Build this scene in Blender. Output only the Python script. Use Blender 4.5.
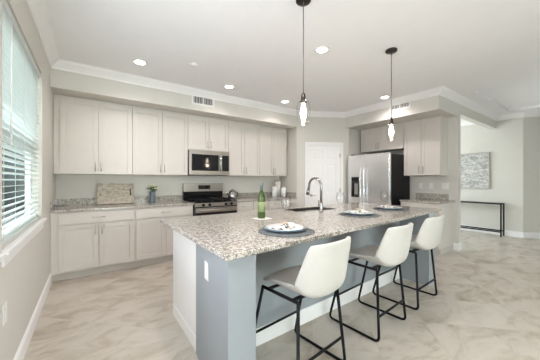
import bpy, bmesh, math, random
from mathutils import Vector, Matrix
for o in list(bpy.data.objects): bpy.data.objects.remove(o)
scene = bpy.context.scene
COL = scene.collection
random.seed(4)
PI = math.pi

# ------------------------------------------------------------------ camera, world, large lights, exposure
cam_d = bpy.data.cameras.new('camera'); cam = bpy.data.objects.new('camera', cam_d); COL.objects.link(cam)
cam_d.sensor_fit = 'HORIZONTAL'; cam_d.sensor_width = 36.0; cam_d.lens = 252.4 / 540 * 36.0
cam_d.clip_start = 0.05; cam_d.clip_end = 200
cam.location = (0, 0, 1.295); cam.rotation_euler = (PI / 2, 0, -0.619)
scene.camera = cam

world = bpy.data.worlds.new('world'); scene.world = world; world.use_nodes = True
wn = world.node_tree.nodes; wl = world.node_tree.links
bg = wn['Background']
wtc = wn.new('ShaderNodeTexCoord'); wsp = wn.new('ShaderNodeSeparateXYZ'); wr = wn.new('ShaderNodeValToRGB')
wl.new(wtc.outputs['Generated'], wsp.inputs[0]); wl.new(wsp.outputs['Z'], wr.inputs[0])
wr.color_ramp.elements[0].position = 0.0; wr.color_ramp.elements[0].color = (0.90, 0.95, 0.90, 1)
wr.color_ramp.elements[1].position = 0.6; wr.color_ramp.elements[1].color = (0.75, 0.88, 1.0, 1)
wl.new(wr.outputs[0], bg.inputs[0]); bg.inputs['Strength'].default_value = 9.0

def area_light(name, loc, rot, sx, sy, power, color=(1, 1, 1)):
    d = bpy.data.lights.new(name, 'AREA'); d.shape = 'RECTANGLE'; d.size = sx; d.size_y = sy
    d.energy = power; d.color = color
    o = bpy.data.objects.new(name, d); COL.objects.link(o); o.location = loc; o.rotation_euler = rot
    return o
# rear lamp for daylight through the unseen glazing; the other three are added fills
area_light('daylight_rear', (1.4, -3.35, 1.2), (PI / 2 + .15, 0, 0), 2.3, 2.1, 14, (0.93, 1.0, 1.2))
area_light('fill_left_window', (-.33, 1.2, 1.65), (0, -PI / 2, 0), 1.45, 1.4, 20, (0.95, 0.97, 1.1))  # lamp added inside the nearer blind to brighten the island end
area_light('fill_east', (8.3, -1.6, 1.3), (PI / 2, 0, PI / 2), 2.4, 2.0, 13, (0.82, 1.0, 1.10))  # fill lamp added before the windowless east wall, brightening the right-hand walls
area_light('fill_far_room', (6.75, 4.35, 1.4), (-PI / 2, 0, 0), 1.6, 2.0, 42, (0.88, 1.0, 1.06))  # fill lamp added before the solid back wall to lift the far wall
scene.view_settings.view_transform = 'Standard'; scene.view_settings.look = 'None'
scene.view_settings.gamma = 1.0; scene.view_settings.use_curve_mapping = False
scene.view_settings.exposure = 0.38
SPOT = 1.0

# ------------------------------------------------------------------ materials
def principled(name):
    m = bpy.data.materials.new(name); m.use_nodes = True
    return m, m.node_tree.nodes, m.node_tree.links, m.node_tree.nodes['Principled BSDF']
def mat(name, col, rough=0.5, metal=0.0, var=0.03, scale=8.0, bump=0.0, bscale=200.0, stretch=None, spec=0.5):
    m, n, l, b = principled(name)
    tc = n.new('ShaderNodeTexCoord'); mp = n.new('ShaderNodeMapping'); l.new(tc.outputs['Object'], mp.inputs[0])
    if stretch: mp.inputs['Scale'].default_value = stretch
    no = n.new('ShaderNodeTexNoise'); no.inputs['Scale'].default_value = scale; no.inputs['Detail'].default_value = 4
    l.new(mp.outputs[0], no.inputs['Vector'])
    r = n.new('ShaderNodeValToRGB'); l.new(no.outputs['Fac'], r.inputs[0])
    r.color_ramp.elements[0].position = .3; r.color_ramp.elements[1].position = .7
    r.color_ramp.elements[0].color = [max(0, c * (1 - var)) for c in col] + [1]
    r.color_ramp.elements[1].color = [min(1, c * (1 + var)) for c in col] + [1]
    l.new(r.outputs[0], b.inputs['Base Color'])
    b.inputs['Roughness'].default_value = rough; b.inputs['Metallic'].default_value = metal
    b.inputs['Specular IOR Level'].default_value = spec
    if bump:
        n2 = n.new('ShaderNodeTexNoise'); n2.inputs['Scale'].default_value = bscale; l.new(mp.outputs[0], n2.inputs['Vector'])
        bp = n.new('ShaderNodeBump'); bp.inputs['Strength'].default_value = bump; bp.inputs['Distance'].default_value = .002
        l.new(n2.outputs['Fac'], bp.inputs['Height']); l.new(bp.outputs[0], b.inputs['Normal'])
    return m
def emis(name, col, s):
    m, n, l, b = principled(name)
    b.inputs['Base Color'].default_value = (*col, 1); b.inputs['Emission Color'].default_value = (*col, 1)
    b.inputs['Emission Strength'].default_value = s
    return m
def glass(name, col=(1, 1, 1), rough=0.0, ior=1.45, transp=0.6):
    m, n, l, b = principled(name)
    n.remove(b); out = n['Material Output']
    t = n.new('ShaderNodeBsdfTransparent'); t.inputs[0].default_value = (*col, 1)
    g = n.new('ShaderNodeBsdfGlossy'); g.inputs['Roughness'].default_value = .03
    fr = n.new('ShaderNodeLayerWeight'); fr.inputs[0].default_value = .28; mm = n.new('ShaderNodeMath'); mm.operation = 'MULTIPLY_ADD'; mm.inputs[1].default_value = transp; mm.inputs[2].default_value = .03 if transp > .1 else .006; pw = n.new('ShaderNodeMath'); pw.operation = 'POWER'; pw.inputs[1].default_value = 2.5; l.new(fr.outputs['Facing'], pw.inputs[0]); l.new(pw.outputs[0], mm.inputs[0]); fr = mm
    tr = n.new('ShaderNodeMix'); tr.data_type = 'RGBA'; l.new(pw.outputs[0], tr.inputs[0]); tr.inputs[6].default_value = (*col, 1); tr.inputs[7].default_value = (*[c * (.35 if transp > .5 else .9) for c in col], 1); l.new(tr.outputs[2], t.inputs[0])
    mx = n.new('ShaderNodeMixShader'); l.new(fr.outputs[0], mx.inputs[0]); l.new(t.outputs[0], mx.inputs[1]); l.new(g.outputs[0], mx.inputs[2])
    l.new(mx.outputs[0], out.inputs[0])
    return m
WALL = mat('wall_paint', (0.645, 0.62, 0.57), .7, var=.01, bump=.12, bscale=150)
CEIL = mat('ceiling_paint', (0.86, 0.85, 0.85), .85, var=.01, bump=.1, bscale=120)
TRIM = mat('trim_paint', (0.85, 0.84, 0.83), .45, var=.01)
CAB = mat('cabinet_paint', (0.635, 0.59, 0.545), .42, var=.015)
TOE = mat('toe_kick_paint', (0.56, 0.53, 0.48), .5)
BLUE = mat('island_paint', (0.30, 0.325, 0.342), .6, var=.01, bump=.08, bscale=150)
STEEL = mat('stainless_steel', (0.90, 0.92, 0.94), .26, 1.0, var=.06, scale=6, stretch=(1, 1, 60))
STEELH = mat('stainless_steel_horizontal_grain', (0.40, 0.37, 0.34), .34, 1.0, var=.06, scale=6, stretch=(1, 1, 60))
NICKEL = mat('brushed_nickel', (0.50, 0.48, 0.45), .3, 1.0, var=.04)
CHROME = mat('faucet_steel', (0.36, 0.35, 0.345), .18, 1.0, var=.03)
BLACK = mat('black_powder_coat', (0.008, 0.008, 0.009), .5, 0.0, var=.1, spec=.2)
BLACKG = mat('black_glass', (0.010, 0.010, 0.012), .06, 0.0, var=.05)
DARK = mat('dark_grey_plastic', (0.05, 0.05, 0.055), .4)
LEATH = mat('cream_leather', (0.56, 0.54, 0.50), .42, var=.02, scale=14, bump=.25, bscale=260)
PLASTIC = mat('white_plastic', (0.80, 0.79, 0.76), .4, var=.01)
BLIND = mat('blind_vinyl', (0.84, 0.86, 0.84), .45, var=.01)
_n = BLIND.node_tree.nodes; _l = BLIND.node_tree.links; _t = _n.new('ShaderNodeBsdfTranslucent'); _t.inputs[0].default_value = (.9, .93, .9, 1)
_m = _n.new('ShaderNodeMixShader'); _m.inputs[0].default_value = .45; _l.new(_n['Principled BSDF'].outputs[0], _m.inputs[1]); _l.new(_t.outputs[0], _m.inputs[2]); _l.new(_m.outputs[0], _n['Material Output'].inputs[0])
CORD = mat('cord_cloth', (0.16, 0.14, 0.12), .6)
BRONZE = mat('dark_bronze', (0.06, 0.05, 0.045), .35, .8)
GLS = glass('clear_glass')
GLS2 = glass('lamp_glass', transp=.45)
WGLS = glass('window_glass', (.97, .99, .98), transp=.012)
GREENG = mat('green_bottle_glass', (0.065, 0.11, 0.01), .08, 0, var=.2, scale=12)
GREENG.node_tree.nodes['Principled BSDF'].inputs['Transmission Weight'].default_value = .45
CERAM = mat('white_ceramic', (0.82, 0.82, 0.80), .15, var=.01)
BLUEC = mat('blue_grey_ceramic', (0.16, 0.23, 0.29), .3, var=.1)
WOVEN = mat('woven_grey_straw', (0.14, 0.15, 0.155), .9, spec=.1, var=.4, scale=90, bump=.6, bscale=180)
LENS = emis('lamp_lens', (1, 0.97, 0.92), 12)
BULB = emis('bulb_glow', (1, 0.86, 0.66), 22)
LEAF = mat('leaf_green', (0.05, 0.11, 0.03), .5, var=.3, scale=30)
PETAL = mat('cream_petal', (0.72, 0.74, 0.50), .5, var=.1)
WOODL = mat('pale_wood', (0.62, 0.47, 0.32), .5, var=.15, scale=5, stretch=(1, 12, 1))
HEDGE = mat('hedge_foliage', (0.013, 0.017, 0.016), .95, var=.5, scale=3)
LAWN = mat('outdoor_ground', (0.05, 0.055, 0.05), .9, var=.2, scale=1)

def granite():
    m, n, l, b = principled('speckled_granite')
    tc = n.new('ShaderNodeTexCoord')
    def ramp(src, st):
        r = n.new('ShaderNodeValToRGB'); l.new(src, r.inputs[0]); e = r.color_ramp.elements
        e[0].position = st[0][0]; e[0].color = (*st[0][1], 1); e[1].position = st[-1][0]; e[1].color = (*st[-1][1], 1)
        for p, c in st[1:-1]: x = e.new(p); x.color = (*c, 1)
        return r.outputs[0]
    n1 = n.new('ShaderNodeTexNoise'); n1.inputs['Scale'].default_value = 34; n1.inputs['Detail'].default_value = 6; n1.inputs['Roughness'].default_value = .7
    l.new(tc.outputs['Object'], n1.inputs['Vector'])
    c1 = ramp(n1.outputs['Fac'], [(.36, (0.12, .105, .09)), (.43, (.28, .235, .19)), (.51, (.425, .375, .31)), (.66, (.58, .545, .485))])
    v = n.new('ShaderNodeTexVoronoi'); v.inputs['Scale'].default_value = 135; l.new(tc.outputs['Object'], v.inputs['Vector'])
    sp = n.new('ShaderNodeSeparateColor'); l.new(v.outputs['Color'], sp.inputs[0])
    k1 = ramp(sp.outputs[0], [(.80, (0, 0, 0)), (.86, (1, 1, 1))])
    k2 = ramp(sp.outputs[1], [(.78, (0, 0, 0)), (.84, (1, 1, 1))])
    mx = n.new('ShaderNodeMix'); mx.data_type = 'RGBA'; l.new(k1, mx.inputs[0]); l.new(c1, mx.inputs[6]); mx.inputs[7].default_value = (.15, .15, .155, 1)
    mx2 = n.new('ShaderNodeMix'); mx2.data_type = 'RGBA'; l.new(k2, mx2.inputs[0]); l.new(mx.outputs[2], mx2.inputs[6]); mx2.inputs[7].default_value = (.60, .59, .575, 1)
    l.new(mx2.outputs[2], b.inputs['Base Color']); b.inputs['Roughness'].default_value = .16
    return m
GRAN = granite()

def floor_mat():
    m, n, l, b = principled('travertine_tile')
    tc = n.new('ShaderNodeTexCoord'); mp = n.new('ShaderNodeMapping'); mp.inputs['Rotation'].default_value = (0, 0, PI / 4)
    l.new(tc.outputs['Object'], mp.inputs[0])
    br = n.new('ShaderNodeTexBrick'); br.offset = 0.0; br.inputs['Scale'].default_value = 1.0
    br.inputs['Brick Width'].default_value = .5; br.inputs['Row Height'].default_value = .5; br.inputs['Mortar Size'].default_value = .003
    br.inputs['Color1'].default_value = (0, 0, 0, 1); br.inputs['Color2'].default_value = (1, 1, 1, 1); br.inputs['Mortar'].default_value = (.5, .5, .5, 1)
    br.inputs['Bias'].default_value = 0
    l.new(mp.outputs[0], br.inputs['Vector'])
    # veins stretched along one tile direction, shifted from tile to tile
    add = n.new('ShaderNodeVectorMath'); add.operation = 'MULTIPLY_ADD'; l.new(br.outputs['Color'], add.inputs[0]); add.inputs[1].default_value = (3, 5, 2)
    mp2 = n.new('ShaderNodeMapping'); mp2.inputs['Scale'].default_value = (1.6, 3.0, 1); mp2.inputs['Rotation'].default_value = (0, 0, PI / 4 - .45)
    l.new(tc.outputs['Object'], mp2.inputs[0]); l.new(mp2.outputs[0], add.inputs[2])
    n1 = n.new('ShaderNodeTexNoise'); n1.inputs['Scale'].default_value = 1.5; n1.inputs['Detail'].default_value = 8; n1.inputs['Roughness'].default_value = .62; n1.inputs['Distortion'].default_value = .7
    l.new(add.outputs[0], n1.inputs['Vector'])
    r = n.new('ShaderNodeValToRGB'); l.new(n1.outputs['Fac'], r.inputs[0]); e = r.color_ramp.elements
    e[0].position = .34; e[0].color = (.37, .31, .235, 1); e[1].position = .66; e[1].color = (.59, .54, .475, 1)
    x = e.new(.43); x.color = (.46, .405, .33, 1); x = e.new(.52); x.color = (.55, .50, .43, 1)
    mx = n.new('ShaderNodeMix'); mx.data_type = 'RGBA'; l.new(br.outputs['Fac'], mx.inputs[0]); l.new(r.outputs[0], mx.inputs[6]); mx.inputs[7].default_value = (.50, .45, .38, 1)
    l.new(mx.outputs[2], b.inputs['Base Color']); b.inputs['Roughness'].default_value = .32
    return m
FLOOR = floor_mat()

def art_mat():
    m, n, l, b = principled('abstract_canvas')
    tc = n.new('ShaderNodeTexCoord'); mp = n.new('ShaderNodeMapping'); mp.inputs['Scale'].default_value = (1.6, 1.6, 2.6); l.new(tc.outputs['Object'], mp.inputs[0])
    n1 = n.new('ShaderNodeTexNoise'); n1.inputs['Scale'].default_value = 5; n1.inputs['Detail'].default_value = 8; n1.inputs['Distortion'].default_value = 2.0; l.new(mp.outputs[0], n1.inputs['Vector'])
    r = n.new('ShaderNodeValToRGB'); l.new(n1.outputs['Fac'], r.inputs[0]); e = r.color_ramp.elements
    e[0].position = .38; e[0].color = (.30, .295, .285, 1); e[1].position = .6; e[1].color = (.60, .59, .575, 1); x = e.new(.48); x.color = (.44, .43, .41, 1)
    l.new(r.outputs[0], b.inputs['Base Color']); b.inputs['Roughness'].default_value = .7
    return m
def napkin_mat():
    m, n, l, b = principled('black_and_white_print')
    tc = n.new('ShaderNodeTexCoord'); v = n.new('ShaderNodeTexNoise'); v.inputs['Scale'].default_value = 22; v.inputs['Detail'].default_value = 1; v.inputs['Distortion'].default_value = 1.5
    l.new(tc.outputs['Object'], v.inputs['Vector'])
    r = n.new('ShaderNodeValToRGB'); l.new(v.outputs['Fac'], r.inputs[0]); e = r.color_ramp.elements
    r.color_ramp.interpolation = 'CONSTANT'; e[0].position = 0; e[0].color = (.06, .065, .075, 1); e[1].position = .42; e[1].color = (.78, .77, .74, 1)
    l.new(r.outputs[0], b.inputs['Base Color']); b.inputs['Roughness'].default_value = .8
    return m
NAPK = napkin_mat()
def tray_mat():
    m, n, l, b = principled('whitewashed_wood')
    tc = n.new('ShaderNodeTexCoord'); mp = n.new('ShaderNodeMapping'); mp.inputs['Scale'].default_value = (6, 6, 9); l.new(tc.outputs['Object'], mp.inputs[0])
    n1 = n.new('ShaderNodeTexNoise'); n1.inputs['Scale'].default_value = 3; n1.inputs['Detail'].default_value = 8; l.new(mp.outputs[0], n1.inputs['Vector'])
    r = n.new('ShaderNodeValToRGB'); l.new(n1.outputs['Fac'], r.inputs[0]); e = r.color_ramp.elements
    e[0].position = .3; e[0].color = (.33, .28, .22, 1); e[1].position = .6; e[1].color = (.56, .50, .42, 1)
    l.new(r.outputs[0], b.inputs['Base Color']); b.inputs['Roughness'].default_value = .7
    return m
TRAYM = tray_mat()

# ------------------------------------------------------------------ geometry helpers
class G:
    def __init__(s): s.bm = bmesh.new()
    def box(s, x0, y0, z0, x1, y1, z1, M=None):
        vs = [s.bm.verts.new((x, y, z)) for z in (z0, z1) for (x, y) in ((x0, y0), (x1, y0), (x1, y1), (x0, y1))]
        for f in ((3, 2, 1, 0), (4, 5, 6, 7), (0, 1, 5, 4), (1, 2, 6, 5), (2, 3, 7, 6), (3, 0, 4, 7)): s.bm.faces.new([vs[i] for i in f])
        if M is not None:
            for v in vs: v.co = M @ v.co
        return s
    def prism(s, poly, z0, z1):
        a = [s.bm.verts.new((x, y, z0)) for x, y in poly]; b = [s.bm.verts.new((x, y, z1)) for x, y in poly]
        n = len(poly); s.bm.faces.new(a[::-1]); s.bm.faces.new(b)
        for i in range(n): s.bm.faces.new((a[i], a[(i + 1) % n], b[(i + 1) % n], b[i]))
        return s
    def lathe(s, prof, c=(0, 0, 0), seg=32, sx=1, sy=1, M=None):
        rings = []; new = []
        for r, z in prof:
            if r < 1e-6: ring = [s.bm.verts.new((c[0], c[1], c[2] + z))]
            else: ring = [s.bm.verts.new((c[0] + sx * r * math.cos(2 * PI * k / seg), c[1] + sy * r * math.sin(2 * PI * k / seg), c[2] + z)) for k in range(seg)]
            rings.append(ring); new += ring
        for a, b in zip(rings, rings[1:]):
            for k in range(seg):
                k2 = (k + 1) % seg
                if len(a) == 1 and len(b) == 1: continue
                if len(a) == 1: f = s.bm.faces.new((a[0], b[k2], b[k]))
                elif len(b) == 1: f = s.bm.faces.new((a[k], a[k2], b[0]))
                else: f = s.bm.faces.new((a[k], a[k2], b[k2], b[k]))
                f.smooth = True
        if M is not None:
            for v in new: v.co = M @ v.co
        return s
    def tube(s, pts, r, seg=12, radii=None):
        P = [Vector(p) for p in pts]; rings = []; up = None
        for i, p in enumerate(P):
            t = (P[min(i + 1, len(P) - 1)] - P[max(i - 1, 0)]).normalized()
            if up is None: up = Vector((0, 0, 1)) if abs(t.z) < .9 else Vector((1, 0, 0))
            a = t.cross(up).normalized(); b = a.cross(t).normalized(); up = b
            rr = radii[i] if radii else r
            rings.append([s.bm.verts.new(p + a * rr * math.cos(2 * PI * k / seg) + b * rr * math.sin(2 * PI * k / seg)) for k in range(seg)])
        for a, b in zip(rings, rings[1:]):
            for k in range(seg):
                f = s.bm.faces.new((a[k], a[(k + 1) % seg], b[(k + 1) % seg], b[k])); f.smooth = True
        s.bm.faces.new(rings[0][::-1]); s.bm.faces.new(rings[-1])
        return s
    def sphere(s, c, r, sz=1.0, seg=16):
        return s.lathe([(r * math.sin(PI * k / 10), -r * sz * math.cos(PI * k / 10)) for k in range(11)], c, seg)
    def sweep(s, path, prof, side=1):
        """prof: (offset towards the room, z); path: 2D polyline; side=1 offsets to the right of travel"""
        P = [Vector(p) for p in path]; n = len(P); cols = []
        for i in range(n):
            d1 = (P[i] - P[i - 1]).normalized() if i > 0 else None
            d2 = (P[i + 1] - P[i]).normalized() if i < n - 1 else None
            if d1 is None: d1 = d2
            if d2 is None: d2 = d1
            n1 = Vector((d1.y, -d1.x)) * side; n2 = Vector((d2.y, -d2.x)) * side
            m = (n1 + n2).normalized(); k = 1 / max(.3, m.dot(n1))
            cols.append([s.bm.verts.new((P[i].x + m.x * k * o, P[i].y + m.y * k * o, z)) for o, z in prof])
        q = len(prof)
        for a, b in zip(cols, cols[1:]):
            for k in range(q): s.bm.faces.new((a[k], a[(k + 1) % q], b[(k + 1) % q], b[k]))
        s.bm.faces.new(cols[0]); s.bm.faces.new(cols[-1][::-1])
        return s
    def put(s, name, m, parent=None, bev=0, seg=2):
        bmesh.ops.recalc_face_normals(s.bm, faces=s.bm.faces)
        me = bpy.data.meshes.new(name); s.bm.to_mesh(me); s.bm.free(); me.materials.append(m)
        o = bpy.data.objects.new(name, me); COL.objects.link(o)
        if parent: o.parent = parent
        if bev:
            b = o.modifiers.new('bevel', 'BEVEL'); b.width = bev; b.segments = seg; b.limit_method = 'ANGLE'; b.angle_limit = math.radians(50)
        return o
def tag(o, label, cat, group=None, kind=None):
    if label: o['label'] = label
    if cat: o['category'] = cat
    if group: o['group'] = group
    if kind: o['kind'] = kind
    return o
def thing(name, label, cat, loc=(0, 0, 0), rz=0, group=None):
    o = bpy.data.objects.new(name, None); COL.objects.link(o); o.location = loc; o.rotation_euler = (0, 0, rz)
    o.empty_display_size = .1
    return tag(o, label, cat, group)
def struct(o): o['kind'] = 'structure'; return o
def copy_tree(o, parent=None):
    c = o.copy(); COL.objects.link(c); c.parent = parent
    for ch in list(o.children): copy_tree(ch, c)
    return c
def seg_wall(g, a, b, z0, z1, th, side):
    """wall slab whose room face is the line a-b, thickness away from the room"""
    A = Vector(a); B = Vector(b); d = (B - A).normalized(); nrm = Vector((d.y, -d.x)) * side * th
    g.prism([A, B, B + nrm, A + nrm], z0, z1)

# ------------------------------------------------------------------ key dimensions
XL = -0.407; YB = 4.80; XR = 3.69; DG0 = (3.69, 4.17); DG1 = (4.75, 3.60); XF = 5.50; YE = 1.77
XFAR = 7.87; YREAR = -3.5; XE = 9.0; H = 2.80; ZS = 2.464; YSF = 4.166; XSF = 4.673

# ------------------------------------------------------------------ room shell
g = G(); g.box(-.6, YREAR - .15, -.1, XE + .15, 5.0, 0); struct(g.put('floor', FLOOR))
# ceiling with a shallow raised tray over the great room on the right
TX0, TY1, TX1, TY0, TZ = 5.3, 1.48, 7.55, -3.0, 2.86
g = G(); g.box(-.6, YREAR - .15, H, TX0, 5.0, H + .3); g.box(TX0, TY1, H, XE + .15, 5.0, H + .3)
g.box(TX1, TY0, H, XE + .15, TY1, H + .3); g.box(TX0, YREAR - .15, H, XE + .15, TY0, H + .3)
g.box(TX0, TY0, TZ, TX1, TY1, H + .3); struct(g.put('ceiling', CEIL))
# left wall with the window opening
WY0, WY1, WZ0, WZ1, WT = 2.05, 3.50, 0.90, 2.40, .118
WY0b = .45
g = G(); X0 = XL - WT
g.box(X0, YREAR - .15, 0, XL, WY0b, H); g.box(X0, WY0b, 0, XL, WY1, WZ0); g.box(X0, WY0b, WZ1, XL, WY1, H); g.box(X0, WY1, 0, XL, 5.0, H)
g.box(X0, WY0 - .13, WZ0, XL, WY0, WZ1)
struct(g.put('wall_left', WALL))
g = G(); g.box(XL, YB, 0, XR + .12, YB + .2, H); struct(g.put('wall_back', WALL))
g = G(); g.prism([(XR, 4.80), (XR, DG0[1]), DG1, (4.80, 3.68), (3.85, 4.21), (3.81, 4.80)], 0, H)
struct(g.put('wall_pantry', WALL))
g = G(); g.box(4.80, 3.62, 0, 5.62, 3.74, H); struct(g.put('wall_alcove', WALL))
g = G(); g.box(XF, YE, 0, XF + .12, 3.62, H); struct(g.put('wall_right', WALL))
g = G(); g.box(XFAR, 1.31, 0, XFAR + .12, 4.7, H); struct(g.put('wall_far', WALL))
g = G(); g.prism([(XFAR, 1.31), (8.42, .76), (8.52, .84), (7.99, 1.36)], 0, H + .0); struct(g.put('wall_far_angled', WALL))
g = G(); g.box(8.42, YREAR, 0, 8.56, .77, H); struct(g.put('wall_east', WALL))
g = G(); g.box(5.62, 4.5, 0, 7.87, 4.62, H); struct(g.put('wall_far_room_back', WALL))
# unseen rear wall, its glazed opening narrowed to admit less daylight
g = G(); g.box(XL, YREAR - .15, 0, .2, YREAR, H); g.box(2.6, YREAR - .15, 0, 8.42, YREAR, H)
g.box(.2, YREAR - .15, 2.3, 2.6, YREAR, H)
struct(g.put('wall_rear', WALL))
# soffits above the cabinets and the header over the opening
g = G(); g.box(XL, YSF, ZS, XR, YB, H); struct(g.put('wall_soffit_back', WALL))
g = G(); g.prism([(XSF, YE), (XF, YE), (XF, 3.60), (4.751, 3.60), (XSF, 3.640)], ZS, H); struct(g.put('wall_soffit_right', WALL))
g = G(); g.box(XF + .1205, YE, 2.52, XFAR, YE + .12, H)
struct(g.put('wall_header', WALL))

# crown moulding
cp = [(0, H - .105), (.012, H - .105), (.016, H - .085), (.04, H - .06), (.075, H - .03), (.085, H - .012), (.095, H), (0, H)]
g = G(); g.sweep([(XL, YREAR), (XL, YSF), (XR, YSF), (XR, DG0[1]), (XSF, 3.642), (XSF, YE), (XFAR, YE), (XFAR, 1.31), (8.42, .76), (8.42, YREAR)][:], cp)
struct(g.put('trim_1', TRIM))
g = G(); g.sweep([(XFAR, 4.5), (XFAR, YE + .12)], cp); struct(g.put('trim_2', TRIM))
# baseboards
bp = [(0, 0), (.015, 0), (.015, .105), (.011, .118), (.005, .125), (0, .13)]
def baseboard(name, path, side=1):
    g = G(); g.sweep(path, bp, side); return struct(g.put(name, TRIM))
baseboard('baseboard_left', [(XL, YREAR), (XL, 4.155)])
baseboard('baseboard_right', [(XF, 1.86), (XF, YE), (XF + .12, YE), (XF + .12, 3.6)])
baseboard('baseboard_far', [(XFAR, 4.5), (XFAR, 1.31), (8.42, .76), (8.42, YREAR)])

# ------------------------------------------------------------------ left window with blinds
def window_unit(n, y0, y1):
    w = thing('window_%d' % n, None, None, (XL, 0, 0)); struct(w)
    g = G(); xo = -WT
    g.box(xo, y0, WZ0, xo + .035, y0 + .04, WZ1); g.box(xo, y1 - .04, WZ0, xo + .035, y1, WZ1)
    g.box(xo, y0 + .04, WZ0, xo + .035, y1 - .04, WZ0 + .04); g.box(xo, y0 + .04, WZ1 - .04, xo + .035, y1 - .04, WZ1)
    g.box(xo, y0 + .04, 1.63, xo + .035, y1 - .04, 1.67); g.put('window_frame', TRIM, w)
    g = G(); g.box(xo + .02, y0 + .04, WZ0 + .04, xo + .026, y1 - .04, 1.63); g.put('window_pane', WGLS, w)
    g = G(); g.box(xo + .02, y0 + .04, 1.67, xo + .026, y1 - .04, WZ1 - .04); g.put('window_pane', WGLS, w)
    g = G(); g.box(-.118, y0 + .003, WZ0 + .0, .03, y1 + .0, WZ0 + .022) if 0 else g.box(.0005, y0 - .04, WZ0 - .028, .035, y1 + .04, WZ0)
    g.box(.0005, y0 - .02, WZ0 - .10, .012, y1 + .02, WZ0 - .028)
    g.put('window_sill', TRIM, w, .004)
    return w
window_unit(1, WY0, WY1); window_unit(2, WY0b, WY0 - .13)
def blind(y0, y1, label, lab2=None):
    b = thing('window_blind', label, 'blind', (XL - .045, (y0 + y1) / 2, WZ0))
    L = (y1 - y0) / 2 - .008; g = G(); z = .045; k = 0
    while z < WZ1 - WZ0 - .07:
        M = Matrix.Translation((0, 0, z)) @ Matrix.Rotation(math.radians(-8), 4, 'Y')
        g.box(-.025, -L, -.0015, .025, L, .0015, M); z += .044
    g.put('slats', BLIND, b)
    g = G(); g.box(-.03, -L, WZ1 - WZ0 - .06, .032, L, WZ1 - WZ0 - .003); g.put('headrail', BLIND, b, .003)
    g = G(); g.box(-.025, -L, .004, .025, L, .024); g.put('bottom_rail', BLIND, b, .003)
    g = G()
    for y in (-L + .12, 0, L - .12):
        g.tube([(.0265, y, .02), (.0265, y, WZ1 - WZ0 - .06)], .0012, 6); g.tube([(-.0265, y, .02), (-.0265, y, WZ1 - WZ0 - .06)], .0012, 6)
    g.put('ladder_cords', BLIND, b)
    g = G(); g.tube([(.037, -L + .24, .62), (.037, -L + .24, WZ1 - WZ0 - .05)], .0045, 8); g.put('tilt_wand', PLASTIC, b)
    return b
blind(WY0, WY1, 'white horizontal slat blind in the left wall window')
blind(WY0b, WY0 - .13, 'white slat blind in the nearer left wall window, past the frame edge')
# outside the window
g = G(); g.box(-40, -30, -.35, -.6, 60, -.25); struct(g.put('ground_outside', LAWN))
g = G()
for i in range(60):
    y = 1 + i * .75; g.sphere((-3.6 + random.uniform(-.4, .4), y, random.uniform(2.6, 3.6)), random.uniform(.9, 1.2), 1.25, 10); g.sphere((-3.7 + random.uniform(-.4, .4), y, random.uniform(.6, 2.4)), random.uniform(.9, 1.3), 1.25, 10)
    g.sphere((-4.0 + random.uniform(-.4, .4), y, .4), 1.0, 1.2, 10)
tag(g.put('hedge', HEDGE), 'dark clipped hedge seen between the slats of the left window', 'hedge')

# rear sliding doors (behind the camera)
def slider(n, x0, x1):
    w = thing('door_%d' % n, None, None, (x0, YREAR - .1, 0)); struct(w); W = x1 - x0; k = 2
    for i in range(k):
        a = W * i / k; b = W * (i + 1) / k; g = G()
        g.box(a, 0, 0.01, a + .06, .05, 2.29); g.box(b - .06, 0, .01, b, .05, 2.29); g.box(a + .06, 0, .01, b - .06, .05, .09); g.box(a + .06, 0, 2.22, b - .06, .05, 2.29)
        g.put('door_frame', TRIM, w)
        g = G(); g.box(a + .06, .02, .09, b - .06, .028, 2.22); g.put('glass_pane', WGLS, w)
slider(2, .2, 2.6)

# ------------------------------------------------------------------ pantry door on the angled wall
dd = (Vector(DG1) - Vector(DG0)).normalized(); ang = math.atan2(dd.y, dd.x)
# local x along the wall, local -y towards the room
def diag_t(u, f=252.4, yaw=.619):
    l = (u - 270) / f; s, c = math.sin(yaw), math.cos(yaw); rx, ry = l * c + s, -l * s + c
    # DG0 + t*dd = k*(rx,ry)
    det = dd.x * (-ry) - dd.y * (-rx); return ((-DG0[0]) * (-ry) - (-DG0[1]) * (-rx)) / det
ta, tb = diag_t(308), diag_t(340)
door = struct(thing('door_1', None, None, (DG0[0], DG0[1], 0), ang))
DH = 2.055
g = G(); g.box(ta - .075, -.022, 0.0, ta, -.001, DH + .075); g.box(tb, -.022, 0, tb + .068, -.001, DH + .075); g.box(ta, -.022, DH, tb, -.001, DH + .075)
g.put('door_frame', TRIM, door, .004)
W = tb - ta - .008; x0 = ta + .004; g = G()
def raised(g, W, H_, x0, z0, xs, zs, y0, y1, yp):
    """a slab with stiles/rails between sunk panels, and a raised field in each"""
    g.box(x0, y1 - .008, z0, x0 + W, y1, z0 + H_)
    xe = [0] + [v for p in xs for v in p] + [W]
    for i in range(0, len(xe), 2): g.box(x0 + xe[i], y0, z0, x0 + xe[i + 1], y1 - .008, z0 + H_)
    ze = [0] + [v for p in zs for v in p] + [H_]
    for a, b in xs:
        for i in range(0, len(ze), 2): g.box(x0 + a, y0, z0 + ze[i], x0 + b, y1 - .008, z0 + ze[i + 1])
        for c, d in zs: g.box(x0 + a + .028, yp, z0 + c + .028, x0 + b - .028, y1 - .008, z0 + d - .028)
xs = [(.10, W / 2 - .05), (W / 2 + .05, W - .10)]; zs = [(.22, .80), (1.0, 1.62), (1.74, 1.94)]
raised(g, W, DH - .012, x0, .008, xs, zs, -.018, -.001, -.014)
g.put('door_slab', TRIM, door, .003)
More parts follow.
